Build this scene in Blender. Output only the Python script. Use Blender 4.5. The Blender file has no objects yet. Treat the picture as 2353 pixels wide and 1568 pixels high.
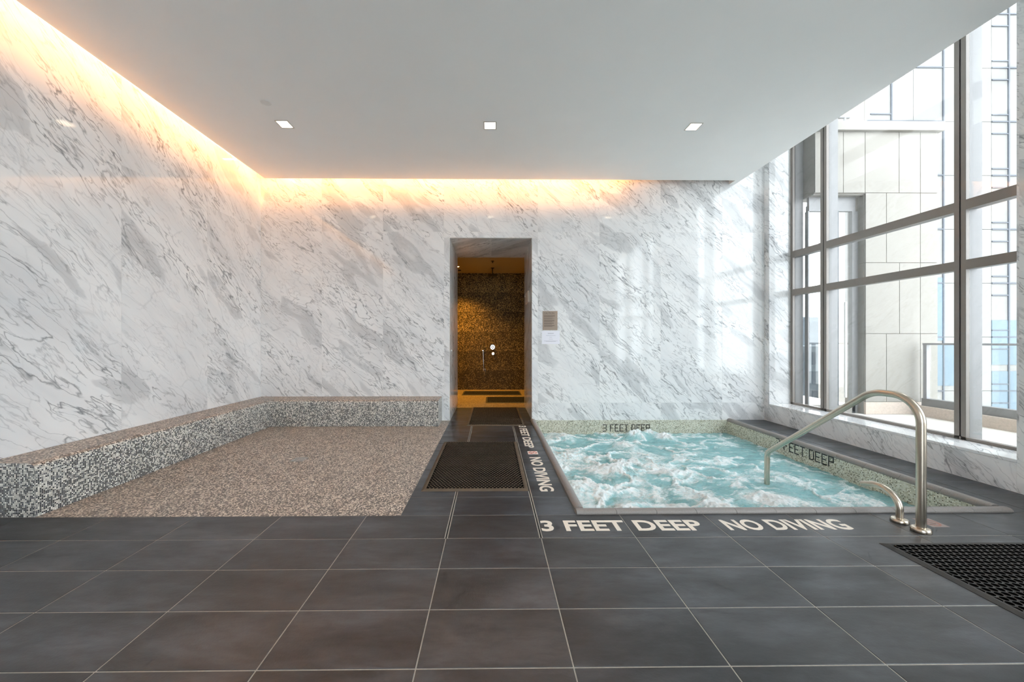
import bpy, bmesh, math, random
import numpy as np
from mathutils import Vector, Matrix

sc = bpy.context.scene
COL = sc.collection
random.seed(7)
rng = np.random.RandomState(5)

# ------------------------------------------------------------------ camera
H = 1.26
cam_d = bpy.data.cameras.new('camera')
cam_d.sensor_fit = 'HORIZONTAL'
cam_d.sensor_width = 36.0
cam_d.lens = 36.0 * 826.0 / 2353.0
cam_d.shift_x = (1176.5 - 1138.0) / 2353.0
cam_d.shift_y = 0.5 / 2353.0
cam_d.clip_start = 0.02
cam_d.clip_end = 800
cam = bpy.data.objects.new('camera', cam_d)
COL.objects.link(cam)
cam.location = (0, 0, H)
cam.rotation_euler = (math.pi / 2, 0, -0.0098)
sc.camera = cam

# ------------------------------------------------------------------ sky, exposure
SKY = 4.6
w = bpy.data.worlds.new('sky')
sc.world = w
w.use_nodes = True
bg = w.node_tree.nodes['Background']
bg.inputs[0].default_value = (0.865, 0.935, 1.0, 1)
bg.inputs[1].default_value = SKY
sc.view_settings.view_transform = 'Standard'
sc.view_settings.look = 'None'
sc.view_settings.gamma = 1
sc.view_settings.use_curve_mapping = False
sc.view_settings.exposure = 0.73
sc.cycles.max_bounces = 9
sc.cycles.diffuse_bounces = 6
sc.cycles.glossy_bounces = 3
sc.cycles.transparent_max_bounces = 10
sc.cycles.caustics_reflective = False
sc.cycles.caustics_refractive = False
sc.cycles.use_adaptive_sampling = True
sc.cycles.adaptive_threshold = 0.08
sc.cycles.adaptive_min_samples = 20
sc.cycles.use_light_tree = False
sc.cycles.sample_clamp_indirect = 6.0

# ------------------------------------------------------------------ key measures (metres)
YB = 5.72          # face of the back wall
XL = -3.65         # face of the left wall
XR = 4.37          # face of the right wall
XW = 4.707         # room side of the window frame
ZC = 3.77          # ceiling
YD = 7.07          # far end of the door passage
DX0, DX1, DZ = -0.67, 0.64, 2.905
YF = 2.604         # near edge of pool and of mosaic floor
TW, TD = 0.6096, 0.3048
X0 = 0.317         # a joint of the floor grid
YREAR = -3.6

# ------------------------------------------------------------------ material helpers
class NT:
    def __init__(self, name):
        self.m = bpy.data.materials.new(name)
        self.m.use_nodes = True
        self.t = self.m.node_tree
        self.p = self.t.nodes['Principled BSDF']
        self.out = self.t.nodes['Material Output']

    def n(self, typ, **kw):
        nd = self.t.nodes.new(typ)
        for k, v in kw.items():
            setattr(nd, k, v)
        return nd

    def l(self, a, b):
        self.t.links.new(a, b)

    def val(self, x, sock):
        if isinstance(x, (int, float)):
            sock.default_value = x
        elif isinstance(x, (tuple, list)):
            v = list(x)
            if sock.type == 'RGBA' and len(v) == 3:
                v.append(1)
            sock.default_value = v
        else:
            self.l(x, sock)

    def math(self, op, a, b=0.0, c=0.0, clamp=False):
        nd = self.n('ShaderNodeMath', operation=op, use_clamp=clamp)
        self.val(a, nd.inputs[0])
        self.val(b, nd.inputs[1])
        self.val(c, nd.inputs[2])
        return nd.outputs[0]

    def vmath(self, op, a, b=(0, 0, 0), out=0):
        nd = self.n('ShaderNodeVectorMath', operation=op)
        self.val(a, nd.inputs[0])
        self.val(b, nd.inputs[1])
        return nd.outputs[out]

    def comb(self, x, y, z=0.0):
        nd = self.n('ShaderNodeCombineXYZ')
        self.val(x, nd.inputs[0]); self.val(y, nd.inputs[1]); self.val(z, nd.inputs[2])
        return nd.outputs[0]

    def sep(self, v):
        nd = self.n('ShaderNodeSeparateXYZ')
        self.l(v, nd.inputs[0])
        return nd.outputs

    def noise(self, vec, scale, detail=3, rough=0.5, dist=0.0, color=False):
        nd = self.n('ShaderNodeTexNoise')
        self.l(vec, nd.inputs['Vector'])
        nd.inputs['Scale'].default_value = scale
        nd.inputs['Detail'].default_value = detail
        nd.inputs['Roughness'].default_value = rough
        nd.inputs['Distortion'].default_value = dist
        return nd.outputs['Color' if color else 'Fac']

    def ramp(self, fac, stops, interp='LINEAR'):
        nd = self.n('ShaderNodeValToRGB')
        cr = nd.color_ramp
        cr.interpolation = interp
        while len(cr.elements) < len(stops):
            cr.elements.new(0.5)
        for e, (p, c) in zip(cr.elements, stops):
            e.position = p
            e.color = (c, c, c, 1) if isinstance(c, (int, float)) else (c[0], c[1], c[2], 1)
        self.val(fac, nd.inputs[0])
        return nd.outputs[0]

    def mix(self, fac, a, b, blend='MIX'):
        nd = self.n('ShaderNodeMix', data_type='RGBA', blend_type=blend)
        self.val(fac, nd.inputs[0]); self.val(a, nd.inputs[6]); self.val(b, nd.inputs[7])
        return nd.outputs[2]

    def rnd(self):
        return self.n('ShaderNodeObjectInfo').outputs['Random']

    def pos(self):
        return self.n('ShaderNodeNewGeometry').outputs['Position']

    def bump(self, h, strength=0.2, dist=0.01):
        nd = self.n('ShaderNodeBump')
        nd.inputs['Strength'].default_value = strength
        nd.inputs['Distance'].default_value = dist
        self.l(h, nd.inputs['Height'])
        self.l(nd.outputs[0], self.p.inputs['Normal'])

    def base(self, c): self.val(c, self.p.inputs['Base Color'])
    def rough(self, r): self.val(r, self.p.inputs['Roughness'])
    def spec(self, s): self.p.inputs['Specular IOR Level'].default_value = s


def plain(name, col, rough=0.5, metal=0.0, spec=0.5, noise=0.0, nscale=30.0):
    k = NT(name)
    if noise:
        f = k.noise(k.pos(), nscale, 3)
        k.base(k.mix(f, tuple(c * (1 - noise) for c in col), tuple(min(1, c * (1 + noise)) for c in col)))
    else:
        k.base(col)
    k.rough(rough)
    k.p.inputs['Metallic'].default_value = metal
    k.spec(spec)
    return k.m


def emit(name, col, strength):
    k = NT(name)
    k.base((0.8, 0.8, 0.8))
    k.p.inputs['Emission Color'].default_value = (*col, 1)
    k.p.inputs['Emission Strength'].default_value = strength
    return k.m


def marble(name, sign=1.0, tint=(1, 1, 1)):
    k = NT(name)
    s = k.sep(k.pos())
    x, y, z = s[0], s[1], s[2]
    u = k.math('ADD', x, k.math('MULTIPLY', y, sign))
    r = k.rnd()
    r40 = k.math('MULTIPLY', r, 57.0)
    u = k.math('ADD', u, k.math('MULTIPLY', r, 3.7))
    a = math.radians(44)
    along = k.math('SUBTRACT', k.math('MULTIPLY', u, math.cos(a)), k.math('MULTIPLY', z, math.sin(a)))
    across = k.math('ADD', k.math('MULTIPLY', u, math.sin(a)), k.math('MULTIPLY', z, math.cos(a)))
    third = k.math('ADD', r40, k.math('MULTIPLY', k.math('SUBTRACT', x, k.math('MULTIPLY', y, sign)), 0.12))
    wv = k.comb(along, across, third)
    w1 = k.vmath('MULTIPLY', k.vmath('SUBTRACT', k.noise(wv, 1.3, 2, 0.5, color=True), (0.5, 0.5, 0.5)), (0.04, 0.24, 0.2))
    w2 = k.vmath('MULTIPLY', k.vmath('SUBTRACT', k.noise(wv, 11.0, 3, 0.65, color=True), (0.5, 0.5, 0.5)), (0.010, 0.034, 0.0))
    warp = k.vmath('ADD', w1, w2)
    P = k.vmath('ADD', k.comb(k.math('MULTIPLY', along, 0.20), across, third), warp)
    # soft grey drifts
    n1 = k.noise(P, 2.6, 3, 0.6)
    clouds = k.ramp(n1, [(0.40, 0.0), (0.60, 0.55), (0.75, 1.0)])
    # grey lenses with sharp edges
    n2 = k.noise(k.vmath('MULTIPLY', P, (1.15, 1.0, 1.0)), 3.2, 2, 0.45)
    lens = k.ramp(n2, [(0.585, 0.0), (0.602, 0.7), (0.66, 1.0), (0.72, 0.3)])
    # hairline veins : contour lines of the stretched noise
    n3 = k.noise(k.vmath('MULTIPLY', P, (0.9, 1.0, 1.0)), 4.6, 3, 0.55)
    v1 = k.ramp(k.math('ABSOLUTE', k.math('SUBTRACT', n3, 0.50)), [(0.0, 1.0), (0.004, 0.6), (0.012, 0.0)])
    v1b = k.ramp(k.math('ABSOLUTE', k.math('SUBTRACT', n3, 0.585)), [(0.0, 1.0), (0.004, 0.5), (0.012, 0.0)])
    n4 = k.noise(k.vmath('MULTIPLY', P, (1.0, 1.0, 1.0)), 11.0, 3, 0.55)
    v2 = k.ramp(k.math('ABSOLUTE', k.math('SUBTRACT', n4, 0.47)), [(0.0, 1.0), (0.009, 0.5), (0.023, 0.0)])
    # crackle network
    vo = k.n('ShaderNodeTexVoronoi', feature='DISTANCE_TO_EDGE')
    k.l(k.vmath('MULTIPLY', P, (1.6, 1.0, 1.0)), vo.inputs['Vector'])
    vo.inputs['Scale'].default_value = 5.0
    v3 = k.ramp(vo.outputs['Distance'], [(0.0, 1.0), (0.007, 0.5), (0.020, 0.0)])
    mk = k.noise(P, 3.0, 2, 0.6)
    m1 = k.ramp(mk, [(0.38, 0.05), (0.58, 1.0)])
    m2 = k.ramp(mk, [(0.40, 1.0), (0.60, 0.10)])
    c = k.mix(k.math('MULTIPLY', clouds, 0.72), (0.815, 0.815, 0.81), (0.58, 0.59, 0.605))
    c = k.mix(k.math('MULTIPLY', lens, 0.50), c, (0.40, 0.41, 0.42))
    c = k.mix(k.math('MULTIPLY', k.math('MULTIPLY', v1, m1), 0.92), c, (0.20, 0.205, 0.215))
    c = k.mix(k.math('MULTIPLY', k.math('MULTIPLY', v1b, m1), 0.72), c, (0.24, 0.245, 0.255))
    c = k.mix(k.math('MULTIPLY', v2, k.math('ADD', k.math('MULTIPLY', m1, 0.45), 0.18)), c, (0.25, 0.255, 0.27))
    c = k.mix(k.math('MULTIPLY', k.math('MULTIPLY', v3, m2), 0.24), c, (0.32, 0.33, 0.345))
    c = k.mix(1.0, c, tint, 'MULTIPLY')
    k.base(c)
    k.rough(0.06)
    k.spec(0.42)
    return k.m


def slate(name, base=(0.034, 0.037, 0.043)):
    k = NT(name)
    p = k.pos()
    r = k.math('MULTIPLY', k.rnd(), 91.0)
    s = k.sep(p)
    P = k.comb(k.math('MULTIPLY', s[0], 0.33), s[1], r)
    n1 = k.noise(P, 5.0, 5, 0.62, 0.25)
    n2 = k.noise(P, 22.0, 4, 0.6, 0.2)
    n3 = k.noise(k.comb(s[0], s[1], r), 95.0, 2, 0.6)
    d = k.ramp(n1, [(0.22, 0.05), (0.5, 0.38), (0.80, 1.0)])
    d2 = k.ramp(n2, [(0.20, 0.40), (0.5, 0.78), (1.0, 1.0)])
    tint = k.mix(k.rnd(), tuple(b * 2.75 for b in base), (base[0] * 3.6, base[1] * 3.45, base[2] * 3.25))
    c = k.mix(1.0, k.mix(1.0, tint, d, 'MULTIPLY'), d2, 'MULTIPLY')
    k.base(c)
    k.rough(k.ramp(n1, [(0.1, 0.44), (0.9, 0.29)]))
    k.spec(0.50)
    k.p.inputs['IOR'].default_value = 1.6
    k.bump(k.math('ADD', k.math('MULTIPLY', n3, 0.6), n2), 0.22, 0.004)
    return k.m


def mosaic(name, pitch, stops, grout, rough=0.22, zgrad=None, gw=0.10, bands=None, spec=0.5):
    """small square chips: each cell takes its colour from a list, grout between.
    zgrad=(z_top, z_bottom, shift): lower courses hold more of the dark chips."""
    k = NT(name)
    uv = k.n('ShaderNodeUVMap').outputs[0]
    q = k.vmath('SCALE', uv)
    q.node.inputs['Scale'].default_value = 1.0 / pitch
    cell = k.vmath('FLOOR', q)
    fr = k.vmath('FRACTION', q)
    wn = k.n('ShaderNodeTexWhiteNoise', noise_dimensions='2D')
    k.l(cell, wn.inputs['Vector'])
    v = wn.outputs['Value']
    # patches with more or fewer dark chips
    cl = k.noise(cell, 0.07, 2, 0.5)
    v = k.math('ADD', v, k.math('MULTIPLY', k.math('SUBTRACT', cl, 0.5), 0.45))
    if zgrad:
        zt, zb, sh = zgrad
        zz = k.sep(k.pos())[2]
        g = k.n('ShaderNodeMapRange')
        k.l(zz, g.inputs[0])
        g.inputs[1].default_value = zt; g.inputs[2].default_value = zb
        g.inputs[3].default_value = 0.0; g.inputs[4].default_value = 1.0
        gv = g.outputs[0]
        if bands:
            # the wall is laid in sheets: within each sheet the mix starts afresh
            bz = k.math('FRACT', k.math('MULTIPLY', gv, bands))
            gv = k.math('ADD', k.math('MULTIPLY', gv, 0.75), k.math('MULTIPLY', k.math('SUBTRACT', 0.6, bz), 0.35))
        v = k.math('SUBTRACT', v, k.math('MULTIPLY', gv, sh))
    v = k.math('MAXIMUM', k.math('MINIMUM', v, 0.999), 0.0)
    c = k.ramp(v, stops, 'CONSTANT')
    wn2 = k.n('ShaderNodeTexWhiteNoise', noise_dimensions='3D')
    k.l(k.vmath('ADD', cell, (13.1, 7.7, 3.0)), wn2.inputs['Vector'])
    c = k.mix(1.0, c, k.ramp(wn2.outputs['Value'], [(0, 0.78), (1, 1.15)]), 'MULTIPLY')
    f = k.sep(fr)
    ex = k.math('MINIMUM', f[0], k.math('SUBTRACT', 1.0, f[0]))
    ey = k.math('MINIMUM', f[1], k.math('SUBTRACT', 1.0, f[1]))
    e = k.math('MINIMUM', ex, ey)
    g = k.ramp(e, [(gw * 0.7, 1.0), (gw * 1.15, 0.0)])
    k.base(k.mix(g, c, grout))
    k.rough(k.mix(g, (rough, rough, rough), (0.8, 0.8, 0.8)))
    k.spec(spec)
    k.bump(k.ramp(e, [(gw * 0.6, 0.0), (gw * 2, 1.0)]), 0.35, pitch * 0.12)
    return k.m


def glass_mat(name, tint=(0.975, 0.98, 0.975), refl=1.0):
    k = NT(name)
    t = k.t
    t.nodes.remove(k.p)
    tr = k.n('ShaderNodeBsdfTransparent'); tr.inputs[0].default_value = (*tint, 1)
    gl = k.n('ShaderNodeBsdfGlossy'); gl.inputs['Roughness'].default_value = 0.0
    gl.inputs['Color'].default_value = (refl, refl, refl, 1)
    fr = k.n('ShaderNodeFresnel')
    bf = k.n('ShaderNodeNewGeometry').outputs['Backfacing']
    k.l(k.math('ADD', 1.5, k.math('MULTIPLY', bf, 1 / 1.5 - 1.5)), fr.inputs[0])   # same reflection from both sides of a thin sheet
    mx = k.n('ShaderNodeMixShader')
    k.l(fr.outputs[0], mx.inputs[0]); k.l(tr.outputs[0], mx.inputs[1]); k.l(gl.outputs[0], mx.inputs[2])
    k.l(mx.outputs[0], k.out.inputs[0])
    return k.m


M = {}
M['marble'] = marble('white_marble', 1.0)
M['marble_r'] = marble('white_marble_window_side', -1.0)
M['slate'] = slate('slate_tile')
M['slate_walk'] = slate('slate_walkway_tile', (0.036, 0.042, 0.052))
M['grout'] = plain('cream_grout', (0.40, 0.37, 0.32), 0.9, noise=0.25, nscale=60)
M['joint'] = plain('marble_joint', (0.74, 0.73, 0.70), 0.7)
M['paint'] = plain('white_ceiling_paint', (0.88, 0.875, 0.86), 0.85, spec=0.2, noise=0.02, nscale=3)
M['paint_dark'] = plain('cove_paint', (0.75, 0.73, 0.70), 0.9)
M['rubber'] = plain('black_rubber', (0.050, 0.047, 0.044), 0.6, spec=0.3, noise=0.25, nscale=12)
M['rubber_dusty'] = plain('dusty_brown_rubber', (0.120, 0.092, 0.066), 0.8, spec=0.12, noise=0.35, nscale=9)
M['hole_shade'] = plain('mat_hole_shade', (0.003, 0.003, 0.003), 0.9, spec=0.05)  # near-black colour stands in for the shade inside the mat holes
M['steel'] = plain('brushed_steel', (0.58, 0.51, 0.42), 0.27, 1.0, noise=0.08, nscale=40)
M['dark_metal'] = plain('dark_shower_metal', (0.035, 0.030, 0.025), 0.4)
M['chrome'] = plain('chrome', (0.8, 0.8, 0.8), 0.08, 1.0)
M['frame'] = plain('bronze_grey_aluminium', (0.25, 0.225, 0.205), 0.42, 0.15, noise=0.05)
M['frame_fin'] = plain('pale_grey_aluminium', (0.195, 0.192, 0.193), 0.45, 0.1)
M['rail_grey'] = plain('grey_rail_paint', (0.30, 0.30, 0.31), 0.5)
M['gasket'] = plain('black_gasket', (0.01, 0.01, 0.01), 0.7)
M['glass'] = glass_mat('clear_window_glass')
M['cream'] = plain('cream_letter', (0.80, 0.72, 0.62), 0.5)
M['red'] = plain('red_enamel', (0.55, 0.06, 0.04), 0.5)
M['plate'] = plain('cream_plate', (0.78, 0.68, 0.60), 0.5)
M['plate_worn'] = plain('worn_plate', (0.30, 0.235, 0.21), 0.5)
M['red_worn'] = plain('worn_red', (0.36, 0.15, 0.11), 0.5)
M['taupe'] = plain('taupe_sign_plate', (0.33, 0.25, 0.19), 0.45)
M['ink'] = plain('brown_ink', (0.10, 0.07, 0.05), 0.6)
M['ink_pale'] = plain('grey_ink', (0.42, 0.42, 0.48), 0.7)
M['paper'] = plain('white_paper', (0.80, 0.80, 0.86), 0.8)
M['white_plastic'] = plain('white_plastic', (0.75, 0.74, 0.72), 0.4)
M['beige_plastic'] = plain('beige_plastic', (0.52, 0.45, 0.38), 0.45)
M['trim_metal'] = plain('downlight_trim_metal', (0.55, 0.52, 0.48), 0.4, 0.3)
M['stone'] = plain('cream_limestone', (0.262, 0.246, 0.222), 0.8, spec=0.2, noise=0.06, nscale=2.5)
M['stone_joint'] = plain('limestone_joint', (0.20, 0.18, 0.16), 0.9)
M['granite'] = plain('pink_granite', (0.50, 0.42, 0.36), 0.7, noise=0.22, nscale=45)
M['terrace'] = plain('pale_terrace_paving', (0.60, 0.575, 0.53), 0.8, noise=0.06, nscale=4)
M['tower'] = plain('tower_pale_stone', (0.198, 0.193, 0.183), 0.8, spec=0.2)
M['tower_line'] = plain('tower_blue_metal', (0.050, 0.058, 0.072), 0.5)
M['tower_glass'] = plain('tower_blue_glass', (0.085, 0.125, 0.155), 0.3, spec=0.4)
M['city'] = plain('hazy_city_stone', (0.075, 0.098, 0.115), 0.8)
M['city_dark'] = plain('hazy_city_window', (0.018, 0.034, 0.048), 0.4)
M['ground'] = plain('bounce_ground', (0.62, 0.62, 0.60), 0.95)
M['led'] = emit('warm_led', (1.0, 0.42, 0.125), 74.0)
M['lamp'] = emit('warm_lamp_face', (1.0, 0.80, 0.56), 7.5)
M['shower_lamp'] = emit('amber_lamp_face', (1.0, 0.62, 0.25), 12.0)
M['coping'] = plain('grey_brown_coping', (0.24, 0.218, 0.205), 0.42, noise=0.30, nscale=160)
M['slot'] = plain('drain_slot_dark', (0.006, 0.006, 0.006), 0.9)
M['drain'] = plain('drain_steel', (0.42, 0.43, 0.42), 0.45, 0.7)
M['chip_black'] = plain('black_mosaic_chip', (0.012, 0.012, 0.012), 0.3)
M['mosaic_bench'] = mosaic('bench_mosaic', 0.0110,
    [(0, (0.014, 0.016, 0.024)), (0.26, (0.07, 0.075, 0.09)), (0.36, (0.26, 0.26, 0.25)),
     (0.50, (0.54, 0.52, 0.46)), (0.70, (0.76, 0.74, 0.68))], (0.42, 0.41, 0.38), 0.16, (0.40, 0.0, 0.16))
M['mosaic_floor'] = mosaic('floor_mosaic', 0.0110,
    [(0, (0.040, 0.032, 0.028)), (0.24, (0.14, 0.115, 0.10)), (0.42, (0.33, 0.27, 0.225)),
     (0.60, (0.57, 0.475, 0.385)), (0.80, (0.84, 0.75, 0.64))], (0.30, 0.26, 0.225), 0.30)
M['mosaic_pool'] = mosaic('pool_mosaic', 0.0110,
    [(0, (0.13, 0.12, 0.075)), (0.12, (0.30, 0.28, 0.19)), (0.24, (0.52, 0.51, 0.39)),
     (0.55, (0.62, 0.62, 0.51)), (0.8, (0.70, 0.70, 0.61))], (0.55, 0.54, 0.46), 0.22)
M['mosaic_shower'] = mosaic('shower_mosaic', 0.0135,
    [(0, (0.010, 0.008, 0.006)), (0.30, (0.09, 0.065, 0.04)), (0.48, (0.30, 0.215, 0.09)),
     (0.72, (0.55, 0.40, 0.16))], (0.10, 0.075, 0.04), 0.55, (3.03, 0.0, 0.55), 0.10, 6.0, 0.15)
M['mosaic_shower_floor'] = mosaic('shower_floor_mosaic', 0.0135,
    [(0, (0.08, 0.055, 0.03)), (0.25, (0.25, 0.18, 0.08)), (0.50, (0.45, 0.33, 0.15)), (0.78, (0.62, 0.48, 0.24))], (0.22, 0.16, 0.09), 0.3)
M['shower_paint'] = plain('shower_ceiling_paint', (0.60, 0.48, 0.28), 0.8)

# ------------------------------------------------------------------ object helpers
def new_obj(name, me, mat=None, parent=None, loc=None):
    o = bpy.data.objects.new(name, me)
    COL.objects.link(o)
    if mat is not None and me is not None and not me.materials:
        me.materials.append(mat)
    if loc is not None:
        o.location = loc
    if parent is not None:
        o.parent = parent
        o.matrix_parent_inverse = Matrix.Translation(-Vector(world_loc(parent)))
    return o


def world_loc(o):
    # parents are never rotated or scaled here: location is in world space through the inverse
    return o['_w'] if '_w' in o else tuple(o.location)


def tag(o, label, cat, group=None):
    o['label'] = label
    o['category'] = cat
    if group:
        o['group'] = group
    return o


def struct(o):
    o['kind'] = 'structure'
    return o


def empty(name, loc):
    o = bpy.data.objects.new(name, None)
    o.empty_display_size = 0.1
    COL.objects.link(o)
    o.location = loc
    return o


def set_uv(me, off=(0, 0, 0)):
    uvl = me.uv_layers.new(name='UVMap') if not me.uv_layers else me.uv_layers[0]
    ox, oy, oz = off
    for p in me.polygons:
        n = p.normal
        ax = max(range(3), key=lambda i: abs(n[i]))
        for li in p.loop_indices:
            c = me.vertices[me.loops[li].vertex_index].co
            x, y, z = c[0] + ox, c[1] + oy, c[2] + oz
            uvl.data[li].uv = (y, z) if ax == 0 else ((x, z) if ax == 1 else (x, y))


def from_bm(bm, name):
    me = bpy.data.meshes.new(name)
    bmesh.ops.recalc_face_normals(bm, faces=bm.faces)
    bm.to_mesh(me)
    bm.free()
    return me


def bm_box(bm, x0, x1, y0, y1, z0, z1):
    vs = [bm.verts.new(p) for p in ((x0, y0, z0), (x1, y0, z0), (x1, y1, z0), (x0, y1, z0),
                                    (x0, y0, z1), (x1, y0, z1), (x1, y1, z1), (x0, y1, z1))]
    for f in ((0, 3, 2, 1), (4, 5, 6, 7), (0, 1, 5, 4), (1, 2, 6, 5), (2, 3, 7, 6), (3, 0, 4, 7)):
        bm.faces.new([vs[i] for i in f])
    return vs


_box_cache = {}


def box_mesh(name, dx, dy, dz, bevel=0.0, key=None):
    k = (round(dx, 4), round(dy, 4), round(dz, 4), bevel, key)
    if k in _box_cache:
        return _box_cache[k]
    bm = bmesh.new()
    bm_box(bm, -dx / 2, dx / 2, -dy / 2, dy / 2, -dz / 2, dz / 2)
    if bevel:
        bmesh.ops.bevel(bm, geom=list(bm.edges), offset=bevel, segments=1, affect='EDGES')
    me = from_bm(bm, name)
    _box_cache[k] = me
    return me


def box(name, x0, x1, y0, y1, z0, z1, mat, parent=None, bevel=0.0, uv=False):
    """one box as an object of its own, origin at its centre"""
    me = box_mesh(name, x1 - x0, y1 - y0, z1 - z0, bevel, mat.name)
    c = ((x0 + x1) / 2, (y0 + y1) / 2, (z0 + z1) / 2)
    if uv:
        me = me.copy()
        set_uv(me, c)
    o = bpy.data.objects.new(name, me)
    if not me.materials:
        me.materials.append(mat)
    COL.objects.link(o)
    put(o, c, parent)
    return o


def put(o, c, parent):
    """place o at world position c under an unrotated parent"""
    if parent is None:
        o.location = c
    else:
        o.parent = parent
        b = Vector((0, 0, 0))
        p = parent
        while p is not None:
            b += Vector(p.location)
            p = p.parent
        o.location = Vector(c) - b


def boxes(name, lst, mat, parent=None, uv=False, base=None):
    """several boxes that are one piece, as one mesh"""
    if base is None:
        base = ((lst[0][0] + lst[0][1]) / 2, (lst[0][2] + lst[0][3]) / 2, lst[0][4])
    bm = bmesh.new()
    for b in lst:
        bm_box(bm, b[0] - base[0], b[1] - base[0], b[2] - base[1], b[3] - base[1], b[4] - base[2], b[5] - base[2])
    me = from_bm(bm, name)
    if uv:
        set_uv(me, base)
    me.materials.append(mat)
    o = bpy.data.objects.new(name, me)
    COL.objects.link(o)
    put(o, base, parent)
    return o


def mesh_obj(name, bm, mat, base, parent=None, smooth=False, uv=False):  # smooth=None keeps each face's own shading
    """bm is in world coordinates; the object's origin is set to base"""
    bmesh.ops.translate(bm, verts=bm.verts, vec=-Vector(base))
    me = from_bm(bm, name)
    if uv:
        set_uv(me, base)
    me.materials.append(mat)
    if smooth is not None:
        for p in me.polygons:
            p.use_smooth = bool(smooth)
    if smooth:
        me.set_sharp_from_angle(angle=0.6)
    o = bpy.data.objects.new(name, me)
    COL.objects.link(o)
    put(o, base, parent)
    return o


def bm_tube(bm, pts, r, seg=18, cap=True):
    pts = [Vector(p) for p in pts]
    rings = []
    t0 = (pts[1] - pts[0]).normalized()
    up = Vector((1, 0, 0)) if abs(t0.x) < 0.9 else Vector((0, 1, 0))
    nrm = (up - t0 * up.dot(t0)).normalized()
    for i, p in enumerate(pts):
        if i == 0:
            t = t0
        elif i == len(pts) - 1:
            t = (pts[i] - pts[i - 1]).normalized()
        else:
            t = ((pts[i + 1] - pts[i]).normalized() + (pts[i] - pts[i - 1]).normalized()).normalized()
        nrm = (nrm - t * nrm.dot(t)).normalized()
        b = t.cross(nrm)
        rr = r[i] if isinstance(r, (list, tuple)) else r
        rings.append([bm.verts.new(p + (nrm * math.cos(2 * math.pi * j / seg) + b * math.sin(2 * math.pi * j / seg)) * rr)
                      for j in range(seg)])
    for a, b in zip(rings[:-1], rings[1:]):
        for j in range(seg):
            bm.faces.new((a[j], a[(j + 1) % seg], b[(j + 1) % seg], b[j]))
    if cap:
        bm.faces.new(list(reversed(rings[0])))
        bm.faces.new(rings[-1])
    return rings


def bm_lathe(bm, prof, c, seg=24, axis='Z'):
    """prof: list of (radius, height)"""
    rings = []
    for r, h in prof:
        ring = []
        for j in range(seg):
            a = 2 * math.pi * j / seg
            d = (r * math.cos(a), r * math.sin(a), h)
            if axis == 'Y':
                d = (d[0], -d[2], d[1])
            ring.append(bm.verts.new(Vector(c) + Vector(d)))
        rings.append(ring)
    for a, b in zip(rings[:-1], rings[1:]):
        for j in range(seg):
            bm.faces.new((a[j], a[(j + 1) % seg], b[(j + 1) % seg], b[j]))
    bm.faces.new(list(reversed(rings[0])))
    bm.faces.new(rings[-1])


def fillet(pts, rad, n=8):
    """round the inner corners of a polyline"""
    pts = [Vector(p) for p in pts]
    out = [pts[0]]
    for i in range(1, len(pts) - 1):
        r = rad[i - 1] if isinstance(rad, (list, tuple)) else rad
        a = (pts[i - 1] - pts[i]).normalized()
        b = (pts[i + 1] - pts[i]).normalized()
        ang = a.angle(b)
        d = r / math.tan(ang / 2)
        s, e = pts[i] + a * d, pts[i] + b * d
        c = pts[i] + (a + b).normalized() * (r / math.sin(ang / 2))
        v0, v1 = s - c, e - c
        th = v0.angle(v1)
        for k in range(n + 1):
            t = k / n
            v = (v0 * math.sin((1 - t) * th) + v1 * math.sin(t * th)) / math.sin(th)
            out.append(c + v)
    out.append(pts[-1])
    return out


# ================================================================== THE ROOM
# ---------------------------------------------------------------- floor with slate tiles
GZ = -0.0018
floor = boxes('floor', [(XL, XR, YREAR, YF, -0.30, GZ), (-0.66, 0.64, YF, 6.82, -0.30, GZ),
                        (3.83, XR, YF, YB, -0.30, GZ)], M['grout'], base=(0, 0, 0))
struct(floor)
J = 0.0026
def tile(x0, x1, y0, y1, mat, parent=floor):
    return box('tile', x0 + J, x1 - J, y0 + J, y1 - J, -0.014, 0.0, mat, parent, 0.0012)

SLOT = 0.0085
cols = [XL] + [X0 + TW * i for i in range(-6, 7) if XL + 0.05 < X0 + TW * i < XR - 0.05] + [XR]
for j in range(0, 10):
    y1 = YF - TD * j
    for a, b in zip(cols[:-1], cols[1:]):
        xa, xb = a, b
        if j == 0:                      # the drain slots run on into the first row
            if abs(a - X0) < 1e-6 or abs(a - (X0 - TW)) < 1e-6: xa = a + SLOT
            if abs(b - X0) < 1e-6 or abs(b - (X0 - TW)) < 1e-6: xb = b - SLOT
        tile(xa, xb, y1 - TD, y1, M['slate'])
box('rear_paving', XL, XR, YREAR, YF - TD * 10, -0.014, 0.0, M['slate'], floor)
# walkway to the door
k = 0
while YF + TD * k < 6.80:
    y0 = YF + TD * k
    y1 = min(y0 + TD, 6.82)
    tile(-0.66, X0 - TW - SLOT, y0, y1, M['slate_walk'])
    tile(X0 - TW + SLOT, X0 - SLOT, y0, y1, M['slate_walk'])
    tile(X0 + SLOT, 0.617, y0, y1, M['slate_walk']) if y0 < YB - 0.1 else tile(X0 + SLOT, DX1, y0, y1, M['slate_walk'])
    k += 1
for xs in (X0 - TW, X0):
    box('drain_slot', xs - 0.0045, xs + 0.0045, YF - TD, 6.8, GZ - 0.006, -0.0012, M['slot'], floor)
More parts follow.
